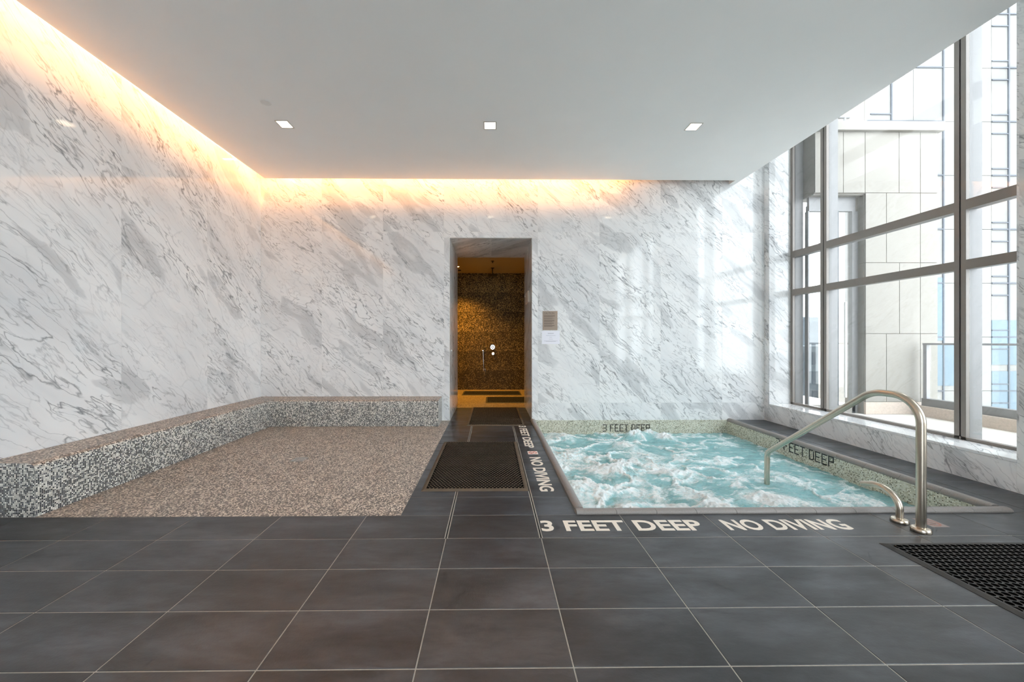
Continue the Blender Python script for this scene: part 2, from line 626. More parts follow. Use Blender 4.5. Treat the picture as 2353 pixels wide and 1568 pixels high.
# deck between pool and window
k = 0
while YF + 2 * TD * k < YB - 0.02:
    y0 = YF + 2 * TD * k
    y1 = min(y0 + 2 * TD, YB)
    if y0 < 4.9:
        tile(3.84, 3.985, y0, y1, M['slate_walk'])
    for h in (0, 1):
        ya, yb = y0 + TD * h, min(y0 + TD * (h + 1), YB)
        if yb - ya > 0.03:
            tile(3.985 if y0 < 4.9 else 3.84, XR, ya, yb, M['slate_walk'])
    k += 1

# ---------------------------------------------------------------- mosaic floor and bench
mf = box('floor', -3.65, -0.66, YF, YB, -0.30, -0.001, M['mosaic_floor'], None, uv=True)
struct(mf)

BH, BR = 0.385, 0.055
def bench():
    bm = bmesh.new()
    uvl = bm.loops.layers.uv.new('UVMap')
    # profile: distance from wall d, height h; rounded top front edge
    D = 0.38
    prof = [(D, 0.0), (D, BH - BR)] + [(D - BR + BR * math.cos(a), BH - BR + BR * math.sin(a))
            for a in [math.radians(t) for t in (15, 30, 45, 60, 75, 90)]] + [(0.0, BH)]
    def sweep(f, t0, t1, n):
        s = 0
        L = [0]
        for a, b in zip(prof[:-1], prof[1:]):
            s += math.hypot(a[0] - b[0], a[1] - b[1]); L.append(s)
        ts = [t0 + (t1 - t0) * i / n for i in range(n + 1)]
        g = [[bm.verts.new(f(d, h, t)) for (d, h) in prof] for t in ts]
        for i in range(n):
            for q in range(len(prof) - 1):
                fc = bm.faces.new((g[i][q], g[i + 1][q], g[i + 1][q + 1], g[i][q + 1]))
                fc.smooth = 0 < q < len(prof) - 2
                fc.material_index = 1 if q >= 4 else 0
                for lp, uv in zip(fc.loops, ((ts[i], L[q]), (ts[i + 1], L[q]), (ts[i + 1], L[q + 1]), (ts[i], L[q + 1]))):
                    lp[uvl].uv = uv
        for gi in (0, n):
            vs = [bm.verts.new(v.co) for v in g[gi]] + [bm.verts.new(f(0, 0, ts[gi]))]
            fc = bm.faces.new(vs)
            for lp, (d, h) in zip(fc.loops, prof + [(0, 0)]):
                lp[uvl].uv = (d + 3.3, h)
    sweep(lambda d, h, t: (XL + 0.004 + d, t, h), YF, YB - 0.004, 6)
    sweep(lambda d, h, t: (t, YB - 0.004 - d, h), XL + 0.34, -0.79, 4)
    me = bpy.data.meshes.new('mosaic_bench')
    bmesh.ops.translate(bm, verts=bm.verts, vec=(-XL, -YB, 0))
    bmesh.ops.recalc_face_normals(bm, faces=bm.faces)
    bm.to_mesh(me); bm.free()
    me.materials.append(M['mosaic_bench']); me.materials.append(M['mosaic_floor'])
    o = bpy.data.objects.new('mosaic_bench', me)
    COL.objects.link(o)
    o.location = (XL, YB, 0)
    tag(o, 'L-shaped built-in bench covered in black, grey and cream mosaic chips', 'bench')
    return o
bench()

# ---------------------------------------------------------------- walls
PT = 0.0012   # how far a marble slab stands proud of the bedding
PJ = 0.0013  # half of a joint
def panel_back(x0, x1, z0, z1, parent, y=YB, mat='marble'):
    return box('marble_panel', x0 + PJ, x1 - PJ, y, y + 0.03, z0 + PJ, z1 - PJ, M[mat], parent)

wall_back = boxes('wall_back', [(XL - 0.3, DX0 - PT, YB + PT, YD, -1.2, 4.05), (DX1 + PT, XW + 0.16, YB + PT, YD, -1.2, 4.62),
                                (DX0 - PT, DX1 + PT, YB + PT, YD, DZ + PT, 4.05)], M['joint'], base=(0, YB, 0))
struct(wall_back)
bx = [XL, -2.69, -1.725, -0.757]
for a, b in zip(bx[:-1], bx[1:]):
    panel_back(a, b, 0.0, 3.0, wall_back)
    panel_back(a, b, 3.0, 4.05, wall_back)
panel_back(-0.757, 0.735, 3.0, 4.05, wall_back)
bx = [0.735, 1.72, 2.70, 3.69, XR]
for a, b in zip(bx[:-1], bx[1:]):
    panel_back(a, b, 0.0, 0.278, wall_back)
    panel_back(a, b, 0.278, 3.0, wall_back)
    panel_back(a, b, 3.0, 4.62, wall_back)

# door opening: marble surround and lined passage
door = empty('door_1', ((DX0 + DX1) / 2, YB, 0)); struct(door)
panel_back(-0.757, DX0, 0.0, DZ, door)
panel_back(DX1, 0.735, 0.0, DZ, door)
panel_back(-0.757, 0.735, DZ, 3.0, door)
for (y0, y1) in ((YB + 0.03, 6.40), (6.40, YD)):
    box('jamb_panel', DX0 - 0.02, DX0, y0 + PJ, y1 - PJ, 0, DZ, M['marble'], door)
    box('jamb_panel', DX1, DX1 + 0.02, y0 + PJ, y1 - PJ, 0, DZ, M['marble'], door)
for (x0, x1) in ((DX0, -0.01), (-0.01, DX1)):
    box('head_panel', x0 + PJ, x1 - PJ, YB + 0.03, YD, DZ, DZ + 0.02, M['marble'], door)

wall_left = box('wall_left', XL - 0.3, XL - PT, YREAR - 0.3, YB + PT, -0.3, 4.05, M['joint'])
struct(wall_left)
ly = [YREAR, -1.78, -0.71, 0.36, 1.43, 2.50, 3.58, 4.65, YB]
for a, b in zip(ly[:-1], ly[1:]):
    box('marble_panel', XL - 0.03, XL, a + PJ, b - PJ, 0.0, 3.0 - PJ, M['marble'], wall_left)
    box('marble_panel', XL - 0.03, XL, a + PJ, b - PJ, 3.0 + PJ, 4.05, M['marble'], wall_left)

# right wall: low apron with sill under the window, piers each side
SZ = 0.275          # sill
YJ = 5.63           # far window jamb
YP = 2.95           # edge of the near pier
Y2A, Y2B = 1.75, -2.6   # added second window opening, unseen beside the camera
wall_right = boxes('wall_right', [(XR + PT, XW + 0.16, YREAR - 0.3, YB + PT, -0.3, SZ - 0.03),
                                  (XR + PT, XW + 0.16, YJ, YB + PT, SZ - 0.03, 4.62),
                                  (XR + PT, XW + 0.16, Y2A + 0.014, YP - 0.014, SZ - 0.03, 4.62),
                                  (XR + PT, XW + 0.16, YREAR - 0.3, Y2B, SZ - 0.03, 4.62)], M['joint'], base=(XR, 0, 0))
struct(wall_right)
def panel_right(y0, y1, z0, z1):
    box('marble_panel', XR, XR + 0.03, y0 + PJ, y1 - PJ, z0 + PJ, z1 - PJ, M['marble_r'], wall_right)
ry = [Y2B, -1.5, -0.4, 0.68, Y2A, 2.35, YP, 3.43, 3.88, 4.33, 4.78, 5.23, YB]
for a, b in zip(ry[:-1], ry[1:]):
    panel_right(a, b, 0, SZ - 0.028)
panel_right(YJ, YB, SZ - 0.028, 3.0); panel_right(YJ, YB, 3.0, 4.62)
for a, b in ((2.35, YP), (Y2A, 2.35)):
    panel_right(a, b, SZ - 0.028, 3.0); panel_right(a, b, 3.0, 4.62)
panel_right(YREAR, Y2B, 0, 3.0); panel_right(YREAR, Y2B, 3.0, 4.62)
# window reveals
box('reveal_panel', XR, XW + 0.02, YJ - 0.012, YJ, SZ, 4.62, M['marble_r'], wall_right)
box('reveal_panel', XR + 0.0, XW + 0.02, YP - 0.014, YP, SZ, 4.62, M['marble_r'], wall_right)
box('reveal_panel', XR + 0.0, XW + 0.02, Y2A, Y2A + 0.014, SZ, 4.62, M['marble_r'], wall_right)

# wall behind the camera
wall_rear = boxes('wall_rear', [(XL - 0.3, -1.65, YREAR - 0.3, YREAR, -0.3, 4.62), (1.75, XW + 0.16, YREAR - 0.3, YREAR, -0.3, 4.62),
                                (-1.65, 1.75, YREAR - 0.3, YREAR, -0.3, 0.05), (-1.65, 1.75, YREAR - 0.3, YREAR, 3.65, 4.62)], M['paint'], base=(0, YREAR, 0))
struct(wall_rear)

# ---------------------------------------------------------------- ceiling
CE = 0.15   # width of the light slot
ceiling = boxes('ceiling', [(XL + CE, 3.89, YREAR, YB - CE, ZC, ZC + 0.07),
                            (3.80, 3.89, YB - CE, YB, ZC, ZC + 0.07),
                            (XL + CE + 0.22, 3.70, YREAR, YB - CE - 0.22, ZC + 0.07, 4.05),
                            (3.82, 3.89, YREAR, YB, ZC + 0.07, 4.62),
                            (XL - 0.3, 3.89, YREAR - 0.3, YD, 4.05, 4.25),
                            (3.82, XW + 0.16, YREAR - 0.3, YD, 4.62, 4.80)], M['paint'], base=(0, 0, ZC))
struct(ceiling)

# warm strip lights hidden in the slot above the ceiling edge
def strip(name, x0, x1, y0, y1, label):
    o = empty(name, ((x0 + x1) / 2, (y0 + y1) / 2, 4.05))
    box('channel', x0 - 0.004, x1 + 0.004, y0 - 0.004, y1 + 0.004, 4.036, 4.05, M['trim_metal'], o)
    box('diffuser', x0, x1, y0, y1, 4.028, 4.036, M['led'], o)
    tag(o, label, 'strip light', 'cove strip lights')
strip('cove_light', XL + 0.195, XL + 0.225, -2.5, YB - 0.24, 'warm strip light glowing in the slot above the left marble wall')
strip('cove_light', XL + 0.24, 2.0, YB - 0.225, YB - 0.195, 'warm strip light glowing in the slot above the doorway wall')

def downlight(x, y, label):
    o = empty('downlight', (x, y, ZC))
    a, b = 0.074, 0.062
    boxes('trim', [(x - a, x + a, y - a, y - b, ZC - 0.004, ZC + 0.0), (x - a, x + a, y + b, y + a, ZC - 0.004, ZC + 0.0),
                   (x - a, x - b, y - b, y + b, ZC - 0.004, ZC + 0.0), (x + b, x + a, y - b, y + b, ZC - 0.004, ZC + 0.0)],
          M['trim_metal'], o)
    box('diffuser', x - b, x + b, y - b, y + b, ZC - 0.002, ZC, M['lamp'], o)
    tag(o, label, 'ceiling light', 'square recessed downlights')
LY = 4.18
downlight(-2.395, LY, 'square recessed downlight nearest the left marble wall')
downlight(-0.02, LY, 'square recessed downlight in front of the doorway')
downlight(2.36, LY, 'square recessed downlight above the whirlpool')
for x, d in ((-2.395, 'nearest the left wall'), (-0.02, 'in line with the doorway'), (2.36, 'nearest the window')):
    downlight(x, LY - 3.62, 'square downlight above the foreground floor, showing only as a reflection, ' + d)

bm = bmesh.new()
bm_lathe(bm, [(0.046, 0.0), (0.050, -0.003), (0.046, -0.006), (0.040, -0.007)], (-2.372, 3.80, ZC), 28)
o = mesh_obj('sprinkler_cover', bm, M['white_plastic'], (-2.372, 3.80, ZC))
tag(o, 'small round white cover plate on the ceiling beside the left downlight', 'sprinkler cover')

# ================================================================== WINDOW
MW, MD = 0.093, 0.168
ZT = 4.62
T1, T2 = (2.570, 2.668), (1.975, 2.070)
def window(name, ya, yb, mulls, endfar, endnear, wname):
    wd = empty(name, (XW, (ya + yb) / 2, SZ)); struct(wd)
    xf, xg = XW, XW + 0.035
    # bottom and top rails
    box('bottom_rail', xf, xg + 0.03, ya, yb, SZ, SZ + 0.030, M['frame'], wd)
    posts = []
    for c in mulls:
        posts.append((c - MW / 2, c + MW / 2))
        m1 = box('mullion', xf, xg, c - MW / 2, c - 0.006, SZ, ZT, M['frame'], wd)
        box('mullion', xf, xg, c + 0.006, c + MW / 2, SZ, ZT, M['frame'], wd)
        box('gasket', xf + 0.006, xg, c - 0.006, c + 0.006, SZ, ZT, M['gasket'], wd)
        box('mullion_fin', xg + 0.008, XW + MD, c - MW / 2 + 0.004, c + MW / 2 - 0.004, SZ - 0.02, ZT, M['frame_fin'], wd)
    if endfar:
        posts.append((yb - 0.042, yb))
        box('end_frame', xf, xg, yb - 0.042, yb, SZ, ZT, M['frame'], wd)
        box('mullion_fin', xg + 0.008, XW + MD, yb - 0.038, yb - 0.004, SZ - 0.02, ZT, M['frame_fin'], wd)
    if endnear:
        posts.append((ya, ya + 0.042))
        box('end_frame', xf, xg, ya, ya + 0.042, SZ, ZT, M['frame'], wd)
        box('mullion_fin', xg + 0.008, XW + MD, ya + 0.004, ya + 0.038, SZ - 0.02, ZT, M['frame_fin'], wd)
    posts.sort()
    for (a, b) in zip(posts[:-1], posts[1:]):
        y0, y1 = a[1], b[0]
        for (z0, z1) in (T1, T2):
            box('transom', xf, xg, y0, y1, z0, z1, M['frame'], wd)
            box('transom_fin', xg + 0.008, XW + 0.12, y0, y1, z0 + 0.006, z1 - 0.006, M['frame_fin'], wd)
        for (z0, z1) in ((SZ + 0.03, T2[0]), (T2[1], T1[0]), (T1[1], ZT)):
            box('pane', xg - 0.004, xg + 0.004, y0, y1, z0, z1, M['glass'], wd)
    box('window_sill', XR - 0.006, xf, ya, yb, SZ - 0.028, SZ, M['marble_r'], wd, 0.003)
    box('outer_ledge', xg, XW + 0.16, ya, yb, SZ - 0.10, SZ - 0.012, M['stone'], wd)
    return wd
window('window_1', YP, YJ - 0.012, [5.056, 3.568], True, True, 'far')
window('added_window_2', Y2B, Y2A, [0.3, -1.15], True, True, 'near')  # unseen second window, made long to bring in daylight
# tall unseen glazing added for daylight, its mirror image falling in the doorway
w3 = empty('added_window_3', (0.05, YREAR, 0.05)); struct(w3)
for i in range(4):
    xm = -1.62 + 3.34 * i / 3
    box('mullion', xm - 0.03, xm + 0.03, YREAR - 0.2, YREAR - 0.05, 0.05, 3.65, M['frame'], w3)
    if i < 3:
        box('pane', xm + 0.03, xm + 3.34 / 3 - 0.03, YREAR - 0.13, YREAR - 0.122, 0.05, 3.65, M['glass'], w3)

# ================================================================== POOL
PX0, PX1, PY0 = 0.69, 3.765, 2.68
WZ = -0.215
basin = boxes('pool_basin', [(PX0 - 0.06, PX0, PY0, YB + PT, -1.1, -0.004), (PX1, PX1 + 0.06, PY0, YB + PT, -1.1, -0.004),
                             (PX0 - 0.06, PX1 + 0.06, PY0 - 0.06, PY0, -1.1, -0.004), (PX0, PX1, YB, YB + PT, -1.1, 0.0),
                             (PX0 - 0.06, PX1 + 0.06, PY0 - 0.06, YB + PT, -1.2, -1.1)], M['mosaic_pool'], uv=True, base=(PX0, PY0, -1.2))
struct(basin)
# bullnose coping, each stone on its own
cprof = [(0.0, -0.003), (0.0, 0.010), (0.006, 0.019), (0.018, 0.025), (0.036, 0.027), (0.054, 0.023), (0.068, 0.012),
         (0.074, -0.002), (0.074, -0.022), (0.066, -0.030), (0.050, -0.030), (0.050, -0.003)]
def coping(p0, p1, inward):
    """from p0 to p1 along the outer edge; inward = unit vector into the pool"""
    bm = bmesh.new()
    p0, p1, inw = Vector(p0), Vector(p1), Vector(inward)
    d = (p1 - p0).normalized()
    rings = []
    for t in (p0 + d * 0.0012, p1 - d * 0.0012):
        rings.append([bm.verts.new(t + inw * a + Vector((0, 0, h))) for a, h in cprof])
    n = len(cprof)
    for i in range(n):
        f = bm.faces.new((rings[0][i], rings[0][(i + 1) % n], rings[1][(i + 1) % n], rings[1][i]))
        f.smooth = i < 8
    for rg in rings:
        bm.faces.new([bm.verts.new(v.co) for v in rg])
    return mesh_obj('coping_stone', bm, M['coping'], (p0 + p1) / 2, basin, smooth=None)
ox0, ox1 = PX0 - 0.073, PX1 + 0.073
n = 11
for i in range(n):
    coping((ox0 + (ox1 - ox0) * i / n, YF, 0), (ox0 + (ox1 - ox0) * (i + 1) / n, YF, 0), (0, 1, 0))
n = 10
for i in range(n):
    ya, yb = YF + 0.074 + (YB - YF - 0.074) * i / n, YF + 0.074 + (YB - YF - 0.074) * (i + 1) / n
    coping((ox0, ya, 0), (ox0, yb, 0), (1, 0, 0))
    coping((ox1, ya, 0), (ox1, yb, 0), (-1, 0, 0))

# ---- water: churned surface with foam
def vnoise(x, y, seed):
    r = np.random.RandomState(seed)
    g = r.rand(256, 256)
    xi = np.floor(x).astype(int); yi = np.floor(y).astype(int)
    fx = x - xi; fy = y - yi
    fx = fx * fx * (3 - 2 * fx); fy = fy * fy * (3 - 2 * fy)
    a = g[xi % 256, yi % 256]; b = g[(xi + 1) % 256, yi % 256]
    c = g[xi % 256, (yi + 1) % 256]; d = g[(xi + 1) % 256, (yi + 1) % 256]
    return a + (b - a) * fx + (c - a) * fy + (a - b - c + d) * fx * fy
def fbm(x, y, seed, octv=4, gain=0.5):
    s = np.zeros_like(x); amp = 1.0; tot = 0
    for o in range(octv):
        s += amp * vnoise(x * 2 ** o, y * 2 ** o, seed + o); tot += amp; amp *= gain
    return s / tot

def water():
    nx, ny = 420, 420
    xs = np.linspace(PX0, PX1, nx); ys = np.linspace(PY0, YB, ny)
    X, Y = np.meshgrid(xs, ys, indexing='ij')
    wx = X + 0.22 * (fbm(X * 2.2, Y * 2.2, 11, 3) - 0.5) * 2
    wy = Y + 0.22 * (fbm(X * 2.2 + 9, Y * 2.2 + 4, 21, 3) - 0.5) * 2
    # calmer towards the window
    calm = np.clip((X - 1.2 + 0.45 * (Y - 4.2)) / 2.6, 0, 1)
    act = 1 - 0.72 * calm
    h = (fbm(wx * 3.2, wy * 4.6, 31, 5, 0.55) - 0.5) * 0.10 * act
    rid = 1 - np.abs(fbm(wx * 2.4, wy * 3.6, 41, 4, 0.5) - 0.5) * 2
    h += np.clip(rid - 0.86, 0, 1) / 0.14 * 0.030 * act
    h += (fbm(X * 9, Y * 16, 51, 3) - 0.5) * 0.022
    foam = np.clip((rid - 0.80) / 0.15, 0, 1) ** 1.6 * (0.35 + 0.65 * act)
    cloud = fbm(wx * 2.0, wy * 2.6, 61, 4, 0.55)
    foam = np.maximum(foam, np.clip((cloud - 0.56 + 0.10 * act) / 0.16, 0, 1) * act * 0.8)
    fine = fbm(wx * 7, wy * 15, 71, 4, 0.6)
    foam = np.maximum(foam, np.clip((fine - 0.60) / 0.10, 0, 1) * 0.55 * (0.4 + 0.6 * act))
    # plumes over the jets
    jets = [(1.05, 5.35, .16, .085), (0.85, 4.6, .22, .05), (1.30, 4.05, .26, .05), (2.22, 5.52, .14, .095), (2.46, 5.56, .12, .095), (1.85, 5.0, .16, .05),
            (2.62, 5.40, .15, .07), (1.95, 3.02, .24, .075), (1.20, 3.0, .20, .05), (2.55, 3.25, .26, .06), (0.80, 3.5, .16, .05),
            (0.78, 5.2, .16, .05), (2.0, 4.0, .22, .035), (3.0, 2.95, .2, .035)]
    for (jx, jy, jr, jh) in jets:
        d = ((X - jx) ** 2 + ((Y - jy) * 1.15) ** 2) / jr ** 2
        g = np.exp(-d)
        lump = 0.55 + 0.9 * fbm(X * 11, Y * 11, int(jx * 100) + 5, 4, 0.55)
        h += g * jh * lump
        foam = np.maximum(foam, np.clip(g * 1.5 * (0.45 + fbm(X * 8, Y * 8, int(jy * 100), 4, 0.6) * 1.1) - 0.25, 0, 1))
    h += np.clip(foam, 0, 1) * ((fbm(X * 26, Y * 26, 81, 3, 0.6) - 0.5) * 0.030 + (fbm(X * 60, Y * 60, 85, 2) - 0.5) * 0.010)
    edge = np.clip(1 - (X - PX0) / 0.22, 0, 1)
    foam = np.maximum(foam, edge * 0.85)
    co = np.stack([X - PX0, Y - PY0, h], -1).reshape(-1, 3)
    idx = np.arange(nx * ny).reshape(nx, ny)
    q = np.stack([idx[:-1, :-1], idx[1:, :-1], idx[1:, 1:], idx[:-1, 1:]], -1).reshape(-1, 4)
    me = bpy.data.meshes.new('pool_water')
    me.vertices.add(len(co)); me.vertices.foreach_set('co', co.ravel())
    me.loops.add(q.size); me.loops.foreach_set('vertex_index', q.ravel())
    me.polygons.add(len(q)); me.polygons.foreach_set('loop_start', np.arange(0, q.size, 4)); me.polygons.foreach_set('loop_total', np.full(len(q), 4))
    me.polygons.foreach_set('use_smooth', np.ones(len(q), dtype=bool))
    me.update(calc_edges=True)
    at = me.attributes.new('foam', 'FLOAT', 'POINT'); at.data.foreach_set('value', foam.ravel().astype(np.float32))
    k = NT('churned_pool_water')
    f = k.n('ShaderNodeAttribute', attribute_name='foam').outputs['Fac']
    p = k.pos()
    s = k.sep(p)
    w = k.vmath('MULTIPLY', k.vmath('SUBTRACT', k.noise(p, 5.0, 3, 0.6, color=True), (0.5, 0.5, 0.5)), (0.22, 0.22, 0.0))
    pw = k.vmath('ADD', k.comb(s[0], k.math('MULTIPLY', s[1], 1.7), 0.0), w)
    n1 = k.noise(pw, 34, 6, 0.7)
    n2 = k.noise(pw, 5, 4, 0.6)
    st = k.noise(pw, 12, 6, 0.68)
    fil = k.ramp(k.math('ABSOLUTE', k.math('SUBTRACT', st, 0.5)), [(0.0, 1.0), (0.02, 0.55), (0.06, 0.0)])
    ff = k.math('ADD', k.math('MULTIPLY', f, 0.80), k.math('MULTIPLY', k.math('SUBTRACT', n1, 0.5), 1.6))
    ff = k.math('ADD', ff, k.math('MULTIPLY', k.math('SUBTRACT', st, 0.5), 1.5))
    fm = k.ramp(ff, [(0.15, 0.0), (0.42, 0.30), (0.62, 0.75), (0.9, 1.0)])
    fm = k.math('MAXIMUM', fm, k.math('MULTIPLY', fil, k.ramp(f, [(0.05, 0.10), (0.5, 0.65)])))
    teal = k.mix(k.ramp(n2, [(0.35, 0.0), (0.65, 1.0)]), (0.15, 0.38, 0.40), (0.27, 0.53, 0.55))
    # milky clouds of fine bubbles below the surface
    teal = k.mix(k.math('MULTIPLY', k.ramp(k.math('ADD', f, k.math('SUBTRACT', n2, 0.5)), [(0.0, 0.0), (0.6, 1.0)]), 0.6), teal, (0.52, 0.74, 0.75))
    k.base(k.mix(fm, teal, (0.85, 0.88, 0.88)))
    k.rough(k.mix(fm, (0.07, 0.07, 0.07), (0.55, 0.55, 0.55)))
    k.spec(0.5)
    k.bump(k.math('ADD', st, k.math('MULTIPLY', n1, 0.7)), 0.6, 0.025)
    me.materials.append(k.m)
    o = bpy.data.objects.new('pool_water', me)
    COL.objects.link(o)
    o.location = (PX0, PY0, WZ)
    o['kind'] = 'stuff'
    tag(o, 'churning teal whirlpool water with white foam', 'water')
water()

# ---- depth wording laid in black chips on the basin walls
GL = {'3': ['####.', '....#', '....#', '....#', '.###.', '....#', '....#', '....#', '####.'],
      'F': ['#####', '#....', '#....', '#....', '####.', '#....', '#....', '#....', '#....'],
      'E': ['#####', '#....', '#....', '#....', '####.', '#....', '#....', '#....', '#####'],
      'T': ['#####', '..#..', '..#..', '..#..', '..#..', '..#..', '..#..', '..#..', '..#..'],
      'D': ['####.', '#...#', '#...#', '#...#', '#...#', '#...#', '#...#', '#...#', '####.'],
      'P': ['#####', '#...#', '#...#', '#...#', '#####', '#....', '#....', '#....', '#....']}
def chip_words(name, origin, du, pitch, ztop, nrm, label):
    root = empty(name, origin)
    u = 0
    for ch in '3 FEET DEEP':
        if ch == ' ':
            u += 3; continue
        bm = bmesh.new()
        for r, row in enumerate(GL[ch]):
            for c, q in enumerate(row):
                if q == '#':
                    p = Vector(origin) + Vector(du) * ((u + c + 0.5) * pitch)
                    p.z = ztop - (r + 0.5) * pitch
                    hw = pitch * 0.44
                    ax = Vector(du) * hw
                    n = Vector(nrm)
                    a, b = p - ax - n * 0.004, p + ax + n * 0.0025
                    bm_box(bm, min(a.x, b.x), max(a.x, b.x), min(a.y, b.y), max(a.y, b.y), p.z - hw, p.z + hw)
        mesh_obj('letter', bm, M['chip_black'], Vector(origin) + Vector(du) * (u * pitch), root)
        u += 6
    tag(root, label, 'depth marking', 'depth markings in the basin')
chip_words('depth_lettering', (1.772, YB, -0.14), (1, 0, 0), 0.0128, -0.068, (0, -1, 0),
           'black chip lettering 3 FEET DEEP under the marble wall, half hidden by foam')
chip_words('depth_lettering', (PX1, 4.72, -0.14), (0, -1, 0), 0.0136, -0.018, (-1, 0, 0),
           'black chip lettering 3 FEET DEEP on the basin side below the window')

# ---- inlaid cream lettering on the deck
_fc = [None]
def letter_mesh(ch, bold=0.025):
    cu = bpy.data.curves.new('letter', 'FONT')
    cu.body = ch; cu.size = 1.0; cu.offset = bold; cu.resolution_u = 4
    ob = bpy.data.objects.new('letter', cu)
    COL.objects.link(ob)
    dg = bpy.context.evaluated_depsgraph_get()
    me = bpy.data.meshes.new_from_object(ob.evaluated_get(dg))
    bpy.data.objects.remove(ob); bpy.data.curves.remove(cu)
    return me
def bounds(me):
    c = np.array([v.co[:] for v in me.vertices])
    return c.min(0), c.max(0)

def deck_words(root, text, length, height, fpos, mat, thick=0.0012, bold=0.025):
    """lays text along +u from 0 to length, +v up to height; fpos(u, v, h) gives the world point"""
    items = []
    for i, ch in enumerate(text):
        if ch == ' ':
            continue
        pre = letter_mesh(text[:i + 1].replace(' ', '.') if False else text[:i + 1], bold)
        me = letter_mesh(ch, bold)
        lo, hi = bounds(me)
        plo, phi = bounds(pre)
        items.append((me, phi[0] - hi[0], lo, hi))
    u0 = items[0][1] + items[0][2][0]
    u1 = items[-1][1] + items[-1][3][0]
    capH = 0.72
    su, sv = length / (u1 - u0), height / capH
    for me, off, lo, hi in items:
        bm = bmesh.new()
        bm.from_mesh(me)
        bmesh.ops.dissolve_limit(bm, angle_limit=0.01, verts=bm.verts, edges=bm.edges)
        geo = bmesh.ops.extrude_face_region(bm, geom=list(bm.faces))
        for v in [g for g in geo['geom'] if isinstance(g, bmesh.types.BMVert)]:
            v.co.z += 1.0
        for v in bm.verts:
            v.co = Vector(fpos((v.co.x + off - u0) * su, v.co.y * sv, v.co.z * thick))
        b = fpos((off + lo[0] - u0) * su, 0, 0)
        mesh_obj('letter', bm, mat, b, root)

fz = 0.0
r1 = empty('depth_marking', (0.335, 2.385, 0))
deck_words(r1, '3 FEET DEEP', 1.10, 0.135, lambda u, v, h: (0.335 + u, 2.385 + v, fz + h), M['cream'])
tag(r1, 'cream inlaid words 3 FEET DEEP on the dark deck before the whirlpool', 'floor marking', 'words set in the deck')
r2 = empty('no_diving_marking', (1.595, 2.385, 0))
deck_words(r2, 'NO DIVING', 0.838, 0.135, lambda u, v, h: (1.595 + u, 2.385 + v, fz + h), M['cream'])
tag(r2, 'cream inlaid words NO DIVING beside the steel handrail', 'floor marking', 'words set in the deck')
r3 = empty('depth_marking', (0.40, 5.345, 0))
deck_words(r3, '3 FEET DEEP', 1.10, 0.105, lambda u, v, h: (0.402 + v, 5.345 - u, fz + h), M['cream'])
tag(r3, 'cream words 3 FEET DEEP running along the walkway towards the doorway', 'floor marking', 'words set in the deck')
r4 = empty('no_diving_marking', (0.41, 3.90, 0))
deck_words(r4, 'NO DIVING', 0.885, 0.118, lambda u, v, h: (0.412 + v, 3.895 - u, fz + h), M['cream'])
tag(r4, 'cream words NO DIVING beside the walkway rubber mat', 'floor marking', 'words set in the deck')

def no_dive(c, half, label, rot, plate='plate', red='red'):
    root = empty('no_diving_symbol', (c[0], c[1], 0))
    box('plate', c[0] - half, c[0] + half, c[1] - half, c[1] + half, -0.002, 0.0010, M[plate], root)
    bm = bmesh.new()
    R, r = half * 0.82, half * 0.66
    n = 28
    rg = [[bm.verts.new((c[0] + q * math.cos(2 * math.pi * i / n), c[1] + q * math.sin(2 * math.pi * i / n), h)) for i in range(n)]
          for q, h in ((R, 0.001), (R, 0.0018), (r, 0.0018), (r, 0.001))]
    for a, b in zip(rg, rg[1:] + rg[:1]):
        for i in range(n):
            bm.faces.new((a[i], a[(i + 1) % n], b[(i + 1) % n], b[i]))
    mesh_obj('ring', bm, M[red], (c[0], c[1], 0), root)
    def bar(name, p, q, wd, mat, h0, h1):
        bm = bmesh.new()
        ca, sa = math.cos(rot), math.sin(rot)
        f = lambda v: Vector((c[0] + (v[0] * ca - v[1] * sa) * half, c[1] + (v[0] * sa + v[1] * ca) * half, 0))
        P, Q = f(p), f(q)
        d = (Q - P).normalized(); s = Vector((-d.y, d.x, 0)) * wd * half
        vs = [bm.verts.new(v + Vector((0, 0, h))) for h in (h0, h1) for v in (P - s, Q - s, Q + s, P + s)]
        for fc in ((0, 3, 2, 1), (4, 5, 6, 7), (0, 1, 5, 4), (1, 2, 6, 5), (2, 3, 7, 6), (3, 0, 4, 7)):
            bm.faces.new([vs[i] for i in fc])
        mesh_obj(name, bm, mat, (c[0], c[1], 0), root)
    bar('diver', (-0.45, 0.30), (0.20, -0.05), 0.09, M['ink'], 0.0010, 0.0014)
    bar('diver', (0.15, -0.02), (0.42, -0.38), 0.06, M['ink'], 0.0010, 0.0014)
    bar('wave', (-0.5, -0.35), (0.2, -0.35), 0.05, M['ink'], 0.0010, 0.0013)
    bar('slash', (-0.52, 0.52), (0.52, -0.52), 0.08, M[red], 0.0014, 0.0019)
    tag(root, label, 'floor marking', 'no diving symbols')
no_dive((0.463, 4.055), 0.056, 'square red and cream no-diving symbol between the walkway words', -math.pi / 2)
no_dive((3.045, 2.465), 0.060, 'worn pinkish no-diving symbol behind the handrail post', 0.0, 'plate_worn', 'red_worn')

